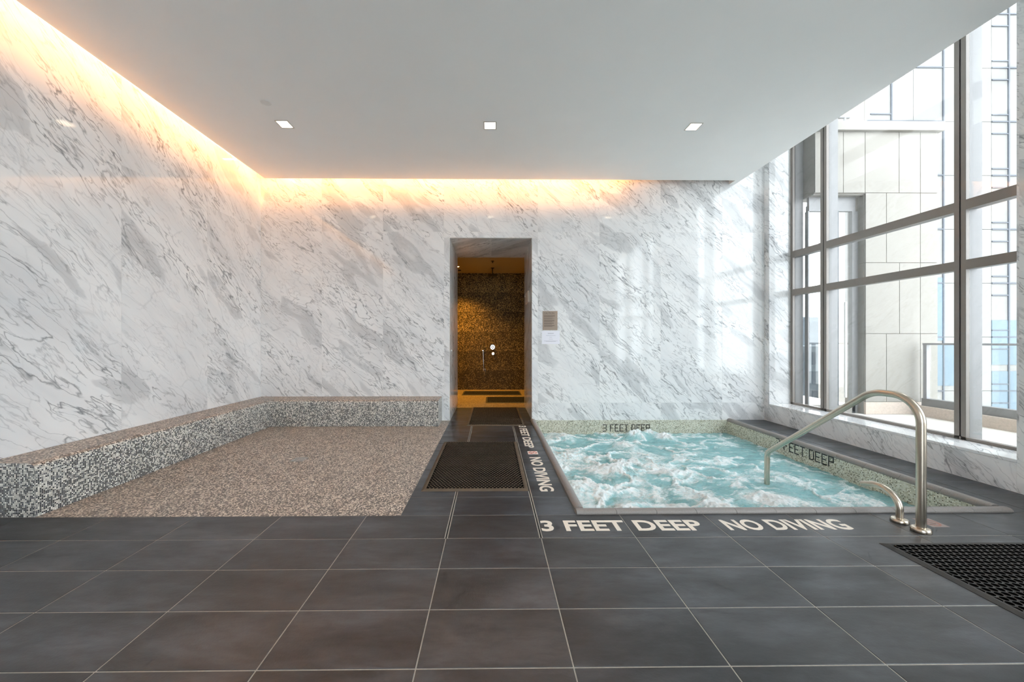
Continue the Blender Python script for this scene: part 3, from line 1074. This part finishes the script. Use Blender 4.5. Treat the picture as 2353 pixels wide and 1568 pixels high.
# ================================================================== STEEL RAIL AND SPOUT
XRAIL = 2.84
def rail():
    o = empty('pool_handrail', (XRAIL, 2.350, 0))
    path = fillet([(XRAIL, 2.350, 0.0), (XRAIL, 2.350, 0.886), (XRAIL, 2.655, 0.886), (XRAIL, 3.680, 0.110), (XRAIL, 3.685, -0.75)],
                  [0.17, 0.24, 0.10], 12)
    bm = bmesh.new()
    bm_tube(bm, path, 0.0245, 20)
    mesh_obj('tube', bm, M['steel'], (XRAIL, 2.350, 0), o, smooth=True)
    bm = bmesh.new()
    bm_lathe(bm, [(0.047, 0.0), (0.049, 0.004), (0.049, 0.018), (0.043, 0.027), (0.030, 0.031), (0.026, 0.031)], (XRAIL, 2.350, 0), 28)
    mesh_obj('flange', bm, M['steel'], (XRAIL, 2.350, 0), o, smooth=True)
    tag(o, 'tall bent brushed-steel handrail dropping into the whirlpool', 'handrail')
    o = empty('water_spout', (XRAIL, 2.475, 0))
    pts = [(XRAIL, 2.475, 0.0), (XRAIL, 2.475, 0.085)]
    for i in range(1, 13):
        a = math.radians(180 - 118 * i / 12)
        pts.append((XRAIL, 2.475 + 0.135 + 0.135 * math.cos(a), 0.085 + 0.118 * math.sin(a)))
    e = Vector(pts[-1]); d = (Vector(pts[-1]) - Vector(pts[-2])).normalized()
    pts.append(tuple(e + d * 0.055))
    bm = bmesh.new()
    rings = bm_tube(bm, pts, 0.0205, 18, cap=False)
    inner = [bm.verts.new(v.co + (Vector(pts[-1]) - v.co) * 0.16) for v in rings[-1]]
    deep = [bm.verts.new(v.co - d * 0.06) for v in inner]
    for j in range(18):
        bm.faces.new((rings[-1][j], rings[-1][(j + 1) % 18], inner[(j + 1) % 18], inner[j]))
        bm.faces.new((inner[j], inner[(j + 1) % 18], deep[(j + 1) % 18], deep[j]))
    bm.faces.new(deep)
    mesh_obj('tube', bm, M['steel'], (XRAIL, 2.475, 0), o, smooth=True)
    bm = bmesh.new()
    bm_lathe(bm, [(0.045, 0.0), (0.047, 0.004), (0.047, 0.016), (0.041, 0.025), (0.028, 0.029), (0.022, 0.029)], (XRAIL, 2.475, 0), 28)
    mesh_obj('flange', bm, M['steel'], (XRAIL, 2.475, 0), o, smooth=True)
    tag(o, 'short curved steel water spout on the deck behind the handrail foot', 'spout')
rail()

# ================================================================== RUBBER MATS
def lattice_mesh(wx, wy, pitch=0.034):
    """perforated sheet: staggered round holes with raised rims, sloped border"""
    bm = bmesh.new()
    bw = 0.035
    hx, hy = wx / 2, wy / 2
    T = 0.012
    # border, sloped on the outside
    def ring(a, h): return [bm.verts.new(p) for p in ((-hx + a, -hy + a, h), (hx - a, -hy + a, h), (hx - a, hy - a, h), (-hx + a, hy - a, h))]
    rs = [ring(0, 0), ring(0, 0.002), ring(0.024, T), ring(bw, T), ring(bw, 0.001)]
    for a, b in zip(rs[:-1], rs[1:]):
        for i in range(4):
            bm.faces.new((a[i], a[(i + 1) % 4], b[(i + 1) % 4], b[i]))
    dy = pitch * math.sqrt(3) / 2
    nx = int((wx - 2 * bw) / pitch); ny = int((wy - 2 * bw) / dy)
    px = (wx - 2 * bw) / (nx + 0.5); py = (wy - 2 * bw) / ny
    R = min(px, py / 0.866) * 0.42
    hexo = []
    for i in range(12):
        a = math.pi / 2 - i * math.pi / 6
        q = (px / math.sqrt(3)) if i % 2 == 0 else px / 2
        sy = py / (px * 0.8660254)
        hexo.append((q * math.cos(a), q * math.sin(a) * sy))
    circ = [(math.cos(math.pi / 2 - i * math.pi / 6), math.sin(math.pi / 2 - i * math.pi / 6)) for i in range(12)]
    verts, faces = [], []
    for j in range(ny):
        for i in range(nx):
            cx = -hx + bw + px * (i + 0.5 + 0.5 * (j % 2)); cy = -hy + bw + py * (j + 0.5)
            b0 = len(verts)
            for (x, y) in hexo: verts.append((cx + x, cy + y, T - 0.0035))
            for (x, y) in circ: verts.append((cx + x * R * 1.16, cy + y * R * 1.16, T - 0.001))
            for (x, y) in circ: verts.append((cx + x * R, cy + y * R, T - 0.0005))
            for (x, y) in circ: verts.append((cx + x * R, cy + y * R, 0.0015))
            for s in range(3):
                for q in range(12):
                    faces.append((b0 + 12 * s + q, b0 + 12 * s + (q + 1) % 12, b0 + 12 * s + 12 + (q + 1) % 12, b0 + 12 * s + 12 + q))
    mb = from_bm(bm, 'mat_border')
    ml = bpy.data.meshes.new('mat_lattice')
    ml.from_pydata(verts, [], faces)
    for i, p in enumerate(ml.polygons):      # dust lies on the top, the hole sides are blackened to stand for shade
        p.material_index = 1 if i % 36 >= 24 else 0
    return mb, ml

def mat_thing(x0, x1, y0, y1, mat, label, meshes=None, z=0.0):
    c = ((x0 + x1) / 2, (y0 + y1) / 2, z)
    o = empty('rubber_mat', c)
    mb, ml = meshes
    for nm, me in (('border', mb), ('lattice', ml)):
        me = me.copy() if me.materials and me.materials[0] != mat else me
        if not me.materials: me.materials.append(mat)
        else: me.materials[0] = mat
        if nm == 'lattice' and len(me.materials) < 2: me.materials.append(M['hole_shade'])
        p = bpy.data.objects.new(nm, me); COL.objects.link(p); p.parent = o
    box('hole_shade_sheet', x0 + 0.03, x1 - 0.03, y0 + 0.03, y1 - 0.03, z + 0.0005, z + 0.0018, M['hole_shade'], o)  # black sheet in place of the shaded floor below the holes
    tag(o, label, 'mat', 'perforated rubber mats')
big = lattice_mesh(0.905, 1.47, 0.031)
mat_thing(-0.593, 0.312, 3.016, 4.486, M['rubber_dusty'], 'dusty brown perforated rubber mat in the middle of the walkway', big)
mat_thing(-0.375, 0.495, 5.345, 6.815, M['rubber_dusty'], 'dusty brown perforated rubber mat lying in the doorway', (lattice_mesh(0.87, 1.47, 0.031)))
mat_thing(2.412, 3.317, 0.745, 2.215, M['rubber'], 'black perforated rubber mat in the right foreground', lattice_mesh(0.905, 1.47, 0.0365))
sm = lattice_mesh(1.40, 0.65, 0.036)
mat_thing(-0.70, 0.70, 8.36, 9.01, M['rubber'], 'black rubber mat at the back of the shower room floor', sm)
mat_thing(-0.125, 1.20, 7.31, 8.09, M['rubber'], 'black rubber mat at the front of the shower room floor', lattice_mesh(1.325, 0.78, 0.036))

# floor drain in the mosaic
dc = (-2.05, 3.855)
o = empty('floor_drain', (dc[0], dc[1], 0))
boxes('frame', [(dc[0] - .065, dc[0] + .065, dc[1] - .065, dc[1] - .055, -0.004, 0.0012), (dc[0] - .065, dc[0] + .065, dc[1] + .055, dc[1] + .065, -0.004, 0.0012),
                (dc[0] - .065, dc[0] - .055, dc[1] - .055, dc[1] + .055, -0.004, 0.0012), (dc[0] + .055, dc[0] + .065, dc[1] - .055, dc[1] + .055, -0.004, 0.0012)], M['drain'], o)
for i in range(8):
    xx = dc[0] - 0.0495 + 0.01414 * i
    box('slat', xx - 0.0045, xx + 0.0045, dc[1] - .055, dc[1] + .055, -0.003, 0.0008, M['drain'], o)
tag(o, 'small square slotted steel drain in the mosaic floor', 'drain')

# ================================================================== SIGNS BY THE DOOR
def caution():
    x0, x1, z0, z1 = 0.812, 1.048, 1.437, 1.742
    o = empty('caution_sign', ((x0 + x1) / 2, YB, z0))
    box('plate', x0, x1, YB - 0.006, YB, z0, z1, M['taupe'], o, 0.001)
    fp = lambda u, v, h: (x0 + 0.018 + u, YB - 0.006 - h, z1 - 0.050 + v)
    deck_words(o, 'CAUTION', 0.165, 0.030, fp, M['ink'], 0.0006, 0.0)
    def lines(rows):
        bm = bmesh.new()
        for (z, a, b) in rows:
            bm_box(bm, x0 + a, x0 + b, YB - 0.0064, YB - 0.0058, z - 0.0022, z + 0.0022)
        mesh_obj('small_print', bm, M['ink'], (x0, YB, z0), o)
    rows = []
    z = z1 - 0.068
    for grp, ln in ((4, 0.175), (2, 0.170), (4, 0.168), (3, 0.160), (3, 0.170)):
        for i in range(grp):
            rows.append((z, 0.018, 0.018 + ln * (1.0 if i < grp - 1 else 0.8)))
            z -= 0.0098
        z -= 0.008
    lines(rows)
    tag(o, 'taupe CAUTION sign on the marble right of the doorway', 'sign')
    x0, x1, z0, z1 = 0.798, 1.083, 1.215, 1.423
    o = empty('paper_notice', ((x0 + x1) / 2, YB, z0))
    box('sheet', x0, x1, YB - 0.002, YB, z0, z1, M['paper'], o)
    bm = bmesh.new()
    for (dz, wdt) in ((0.034, 0.10), (0.043, 0.09), (0.072, 0.15), (0.100, 0.045), (0.130, 0.06), (0.158, 0.22), (0.167, 0.16)):
        cx = (x0 + x1) / 2
        bm_box(bm, cx - wdt / 2, cx + wdt / 2, YB - 0.0026, YB - 0.0018, z1 - dz - 0.0022, z1 - dz + 0.0022)
    mesh_obj('small_print', bm, M['ink_pale'], (x0, YB, z0), o)
    tag(o, 'white sheet of paper with small print below the CAUTION sign', 'notice')
caution()
# plaque and hook on the right side of the passage, latch dot on the left
o = empty('passage_plaque', (DX1, 6.36, 1.95))
box('plate', DX1 - 0.022, DX1, 6.16, 6.62, 1.935, 2.13, M['beige_plastic'], o, 0.003)
box('bracket', DX1 - 0.034, DX1 - 0.001, 6.625, 6.66, 2.075, 2.10, M['chrome'], o, 0.003)
tag(o, 'beige plaque with chrome bracket on the right jamb of the passage', 'plaque')
bm = bmesh.new()
bm_tube(bm, [(DX0, 5.97, 1.105), (DX0 + 0.012, 5.97, 1.105), (DX0 + 0.016, 5.97, 1.105)], [0.016, 0.016, 0.010], 16)
o = mesh_obj('door_stop', bm, M['white_plastic'], (DX0, 5.97, 1.105))
tag(o, 'tiny white round stop on the left jamb of the passage', 'door stop')

# ================================================================== SHOWER ROOM
SX0, SX1, SY1, SZT = -1.55, 2.1, 9.35, 3.03
sf = box('floor', SX0, SX1, 6.82, SY1, -0.2, 0.0, M['mosaic_shower_floor'], None, uv=True); struct(sf)
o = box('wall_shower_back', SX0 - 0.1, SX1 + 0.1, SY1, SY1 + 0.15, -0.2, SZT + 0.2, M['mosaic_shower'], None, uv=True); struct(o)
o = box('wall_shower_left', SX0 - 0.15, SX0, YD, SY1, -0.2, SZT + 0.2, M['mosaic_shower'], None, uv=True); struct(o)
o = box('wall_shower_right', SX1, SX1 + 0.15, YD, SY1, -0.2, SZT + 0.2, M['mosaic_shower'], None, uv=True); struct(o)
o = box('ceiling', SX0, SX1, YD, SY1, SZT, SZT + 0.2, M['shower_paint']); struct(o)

def shower_light(x, y, energy, label, size=1.95):
    o = empty('shower_downlight', (x, y, SZT))
    bm = bmesh.new()
    bm_lathe(bm, [(0.045, 0.0), (0.045, -0.004), (0.030, -0.005), (0.030, -0.001)], (x, y, SZT), 20)
    mesh_obj('trim_ring', bm, M['trim_metal'], (x, y, SZT), o)
    bm = bmesh.new()
    bm_lathe(bm, [(0.029, -0.001), (0.026, -0.007), (0.012, -0.009)], (x, y, SZT), 20)
    mesh_obj('lens', bm, M['shower_lamp'], (x, y, SZT), o)
    ld = bpy.data.lights.new('lamp', 'SPOT')
    ld.energy = energy; ld.color = (1.0, 0.48, 0.06); ld.spot_size = size; ld.spot_blend = 1.0; ld.shadow_soft_size = 0.03
    lo = bpy.data.objects.new('lamp', ld); COL.objects.link(lo); lo.parent = o; lo.location = (0, 0, -0.03)
    tag(o, label, 'ceiling light', 'amber shower room lights')
shower_light(-0.80, 8.52, 300, 'tiny amber downlight glowing at the upper left of the shower room')
shower_light(1.25, 8.10, 55, 'amber downlight hidden to the right in the shower room')

o = empty('rain_shower', (0.02, 8.68, SZT))
bm = bmesh.new(); bm_lathe(bm, [(0.04, 0.0), (0.04, -0.008), (0.012, -0.012), (0.012, -0.015)], (0.02, 8.68, SZT), 20)
mesh_obj('ceiling_rose', bm, M['dark_metal'], (0.02, 8.68, SZT), o)
bm = bmesh.new(); bm_tube(bm, [(0.02, 8.68, SZT - 0.01), (0.02, 8.68, 2.87)], 0.012, 14)
mesh_obj('arm', bm, M['dark_metal'], (0.02, 8.68, SZT), o)
bm = bmesh.new(); bm_lathe(bm, [(0.02, 2.885), (0.03, 2.872), (0.125, 2.866), (0.13, 2.861), (0.125, 2.855), (0.02, 2.855)], (0.02, 8.68, 0), 32)
mesh_obj('shower_head', bm, M['dark_metal'], (0.02, 8.68, 2.87), o, smooth=True)
tag(o, 'round dark metal rain shower head hanging from the shower room ceiling', 'shower head')

bm = bmesh.new(); bm_lathe(bm, [(0.040, 0.0), (0.040, -0.006), (0.014, -0.012), (0.010, -0.035), (0.022, -0.038), (0.022, -0.042)], (0.02, 7.93, SZT), 18)
o = mesh_obj('ceiling_sprinkler', bm, M['dark_metal'], (0.02, 7.93, SZT))
tag(o, 'small dark sprinkler on the shower room ceiling before the rain shower', 'sprinkler')
bm = bmesh.new(); bm_lathe(bm, [(0.040, 0.0), (0.040, -0.010), (0.030, -0.016)], (-0.80, 8.95, SZT), 18)
o = mesh_obj('ceiling_sensor', bm, M['gasket'], (-0.80, 8.95, SZT))
tag(o, 'flat black disc on the shower room ceiling behind the amber light', 'sensor')

def valve(x, z, r, label, name):
    o = empty(name, (x, SY1, z))
    bm = bmesh.new(); bm_lathe(bm, [(r, 0.0), (r, 0.008), (r * 0.86, 0.012), (r * 0.70, 0.008), (r * 0.66, 0.008)], (x, SY1, z), 32, 'Y')
    mesh_obj('escutcheon', bm, M['chrome'], (x, SY1, z), o)
    bm = bmesh.new(); bm_lathe(bm, [(r * 0.5, 0.006), (r * 0.5, 0.04), (r * 0.42, 0.055), (r * 0.2, 0.058)], (x, SY1, z), 24, 'Y')
    kn = mesh_obj('knob', bm, M['chrome'], (x, SY1, z), o)
    bm = bmesh.new(); bm_tube(bm, [(x, SY1 - 0.048, z), (x + r * 0.55, SY1 - 0.052, z - r * 0.45)], 0.007, 10)
    mesh_obj('lever', bm, M['chrome'], (x, SY1, z), kn)
    tag(o, label, 'valve')
valve(0.024, 1.107, 0.077, 'large round chrome shower valve on the mosaic wall', 'shower_valve')
valve(0.035, 0.937, 0.045, 'small round chrome diverter below the large shower valve', 'diverter_valve')

o = empty('hand_shower', (-0.215, SY1, 1.017))
bm = bmesh.new(); bm_tube(bm, [(-0.225, SY1, 1.017), (-0.225, SY1 - 0.05, 1.017), (-0.225, SY1 - 0.06, 1.017)], [0.02, 0.016, 0.014], 14)
mesh_obj('holder', bm, M['chrome'], (-0.225, SY1, 1.017), o)
bm = bmesh.new(); bm_tube(bm, [(-0.222, SY1 - 0.05, 0.985), (-0.218, SY1 - 0.055, 1.10), (-0.212, SY1 - 0.07, 1.235)], [0.010, 0.011, 0.014], 12)
mesh_obj('handle', bm, M['chrome'], (-0.222, SY1 - 0.05, 0.985), o)
bm = bmesh.new()
bm_tube(bm, [(-0.222, SY1 - 0.05, 0.985), (-0.217, SY1 - 0.045, 0.75), (-0.208, SY1 - 0.045, 0.50), (-0.200, SY1 - 0.04, 0.41),
             (-0.185, SY1 - 0.035, 0.39), (-0.172, SY1 - 0.02, 0.43), (-0.170, SY1 - 0.001, 0.55)], 0.006, 10)
mesh_obj('hose', bm, M['chrome'], (-0.222, SY1 - 0.05, 0.985), o, smooth=True)
tag(o, 'slim chrome hand shower with dangling hose left of the valve', 'hand shower')

# ================================================================== OUTSIDE
TZ = 0.15
tf = box('terrace_floor', XW + 0.16, 6.36, -4.5, 7.4, TZ - 0.2, TZ, M['terrace']); struct(tf)
YE = 5.386
# limestone block beside the terrace, with panels of its own
blk = boxes('stone_block', [(5.675, 6.755, YE + 0.012, 5.72, -3.0, 4.43), (XW + 0.18, 5.70, YE + 0.012, 5.72, 3.50, 4.43)], M['stone_joint'], base=(6.2, YE, TZ))
tag(blk, 'cream limestone wall block seen through the window', 'building')
def stone(x0, x1, z0, z1, nm='stone_panel', mat='stone'):
    g = 0.004
    box(nm, x0 + g, x1 - g, YE, YE + 0.03, z0 + g, z1 - g, M[mat], blk)
XA, XB = 5.659, 6.766
stone(XA, XB, TZ, 0.341, 'plinth_stone', 'granite')
for (x0, x1) in ((XA, 5.979), (5.979, 6.499), (6.499, XB)):
    stone(x0, x1, 0.341, 1.375); stone(x0, x1, 2.45, 3.507)
for (x0, x1) in ((XA, 6.179), (6.179, 6.499), (6.499, XB)):
    stone(x0, x1, 1.375, 2.45)
for (x0, x1) in ((XW + 0.18, 5.06), (5.06, 5.32), (5.32, 5.652), (5.652, 6.172), (6.172, 6.499), (6.499, XB)):
    stone(x0, x1, 3.507, 4.434)
box('coping', XW + 0.18, XB + 0.05, YE - 0.05, 5.76, 4.434, 4.566, M['stone'], blk)
for (z0, z1) in ((TZ, 1.375), (1.375, 2.45), (2.45, 3.50)):
    box('return_stone', XA, XA + 0.016, YE + 0.03, 5.50, z0 + 0.003, z1 - 0.003, M['stone'], blk)
box('soffit_stone', XW + 0.18, XA, YE + 0.03, 5.72, 3.485, 3.50, M['stone'], blk)
# roof rail on the block
rr = empty('roof_rail', (5.3, 5.6, 4.566))
for (a, b) in (((5.0, 5.6, 4.78), (5.62, 5.6, 4.78)), ((5.05, 5.6, 4.566), (5.05, 5.6, 4.78)), ((5.55, 5.6, 4.566), (5.55, 5.6, 4.78))):
    bm = bmesh.new(); bm_tube(bm, [a, b], 0.02, 10)
    mesh_obj('rail' if a[2] == b[2] else 'post', bm, M['frame_fin'], a, rr)
tag(rr, 'pale pipe rail on top of the limestone block', 'railing')

# glass door in the recess
gd = empty('door_2', (5.28, 5.50, TZ)); struct(gd)
dx0, dx1, dy, dt = XW + 0.19, 5.62, 5.50, 3.27
box('door_frame', dx0 - 0.015, dx0 + 0.005, dy, dy + 0.06, TZ, dt, M['frame_fin'], gd)
box('door_frame', dx1 - 0.05, dx1 + 0.04, dy, dy + 0.06, TZ, dt, M['frame_fin'], gd)
box('door_frame', dx0, dx1, dy, dy + 0.06, dt, dt + 0.09, M['frame_fin'], gd)
box('door_frame', dx0, dx1, dy, dy + 0.06, TZ, TZ + 0.12, M['stone'], gd)
box('transom_panel', dx0, dx1, dy, dy + 0.04, dt + 0.09, 3.485, M['frame_fin'], gd)
box('door_stile', 5.31, 5.35, dy - 0.01, dy + 0.05, TZ + 0.12, dt, M['city_dark'], gd)
box('pane', dx0 + 0.005, 5.31, dy + 0.02, dy + 0.028, TZ + 0.12, dt, M['glass'], gd)
box('pane', 5.35, dx1 - 0.05, dy + 0.02, dy + 0.028, TZ + 0.12, dt, M['glass'], gd)
bm = bmesh.new(); bm_tube(bm, [(5.405, dy - 0.06, 0.40), (5.405, dy - 0.06, 1.86)], 0.018, 12)
mesh_obj('pull_handle', bm, M['white_plastic'], (5.405, dy, 0.40), gd)

# balustrade along the terrace edge
bal = empty('glass_balustrade', (6.45, 3.2, 0.30))
cb = boxes('terrace_curb', [(6.36, 6.62, -4.5, YE - 0.06, -0.2, 0.295)], M['stone_joint'], base=(6.49, 0.5, -0.2))
tag(cb, 'low granite curb carrying the glass balustrade', 'curb')
yy = -4.5
while yy < YE - 0.1:
    y1 = min(yy + 0.62, YE - 0.06)
    box('curb_stone', 6.352, 6.628, yy + 0.003, y1 - 0.003, TZ, 0.302, M['granite'], cb)
    yy += 0.62
box('base_channel', 6.41, 6.50, -4.5, 5.30, 0.302, 0.412, M['frame_fin'], bal)
box('top_rail', 6.425, 6.485, -4.5, 5.30, 1.205, 1.232, M['rail_grey'], bal)
for y in (5.275, 3.9, 2.5, 1.1, -0.3, -1.7, -3.1):
    box('post', 6.43, 6.48, y - 0.022, y + 0.022, 0.412, 1.205, M['rail_grey'], bal)
ys = [5.253, 3.9, 2.5, 1.1, -0.3, -1.7, -3.1, -4.5]
for a, b in zip(ys[:-1], ys[1:]):
    box('glass_panel', 6.451, 6.459, b + 0.03, a - 0.03, 0.412, 1.205, M['glass'], bal)
tag(bal, 'glass terrace balustrade with grey metal rails', 'balustrade')

# pale tower across the street
YT = 22.0
tw = empty('office_tower', (30, YT, -25))
boxes('core', [(23.2, 60.0, YT + 0.15, 23.9, -25, 46), (33.0, 60.0, 23.9, YT + 14, -25, 46)], M['stone_joint'], tw)
vx = [23.2, 24.7, 26.1, 27.95, 31.0, 32.05, 34.5, 37.0, 40.0, 44.0, 50.0, 60.0]
fz0 = [-25, -8.5, -5.15] + [-1.82 + 3.34 * i for i in range(0, 14)] + [46]
for a, b in zip(vx[:-1], vx[1:]):
    for c, d in zip(fz0[:-1], fz0[1:]):
        box('cladding_panel', a + 0.012, b - 0.012, YT, YT + 0.2, c + 0.012, d - 0.012, M['tower'], tw)
for (a, b, c, d) in ((31.0, 32.0, -0.2, 2.56), (32.1, 34.4, -0.2, 2.56), (27.55, 27.9, 1.3, 5.2), (31.0, 32.0, -3.9, -0.6),
                     (32.1, 34.4, -3.9, -0.6), (27.5, 29.2, -1.5, 1.1)):
    box('window', a, b, YT - 0.03, YT + 0.05, c, d, M['tower_glass'], tw)
for x in (24.7, 27.95, 32.05):
    box('blue_strip', x - 0.04, x + 0.04, YT - 0.06, YT + 0.1, -10, 46, M['tower_line'], tw)
for z in fz0[2:-1]:
    for (a, b) in ((23.2, 27.95), (31.0, 34.5)):
        box('blue_strip', a, b, YT - 0.05, YT + 0.1, z - 0.04, z + 0.04, M['tower_line'], tw)
    for dz in (0.42, -0.75):
        for (a, b) in ((31.0, 32.05), (23.4, 24.7)):
            box('blue_strip', a, b, YT - 0.05, YT + 0.1, z + dz - 0.035, z + dz + 0.035, M['tower_line'], tw)
tag(tw, 'pale cladded tower with thin blue strips beyond the terrace', 'building')

def far_block(x0, x1, y0, y1, z1, rows, label, z0=-25):
    o = empty('far_building', ((x0 + x1) / 2, y0, z0))
    box('wall', x0, x1, y0, y1, z0, z1, M['city'], o)
    for r in range(rows):
        zt = z1 - 0.8 - r * 2.6
        n = max(2, int((x1 - x0) / 3.0))
        for i in range(n):
            xa = x0 + (x1 - x0) * (i + 0.2) / n; xb = x0 + (x1 - x0) * (i + 0.8) / n
            box('window', xa, xb, y0 - 0.08, y0 + 0.05, zt - 1.7, zt, M['city_dark'], o)
    tag(o, label, 'building', 'hazy buildings behind the glass door')
far_block(44, 58, 58, 70, 5.2, 3, 'low hazy blue-grey building seen through the glass door')
far_block(36, 49, 48, 56, 0.6, 3, 'hazy dark building low behind the glass door rail')
far_block(60, 72, 66, 80, 3.4, 3, 'farthest hazy building beside the glass door handle')
gr = box('bounce_ground', -400, 500, -300, 600, -26, -25, M['ground']); struct(gr)  # bright ground made up to bounce daylight into the room
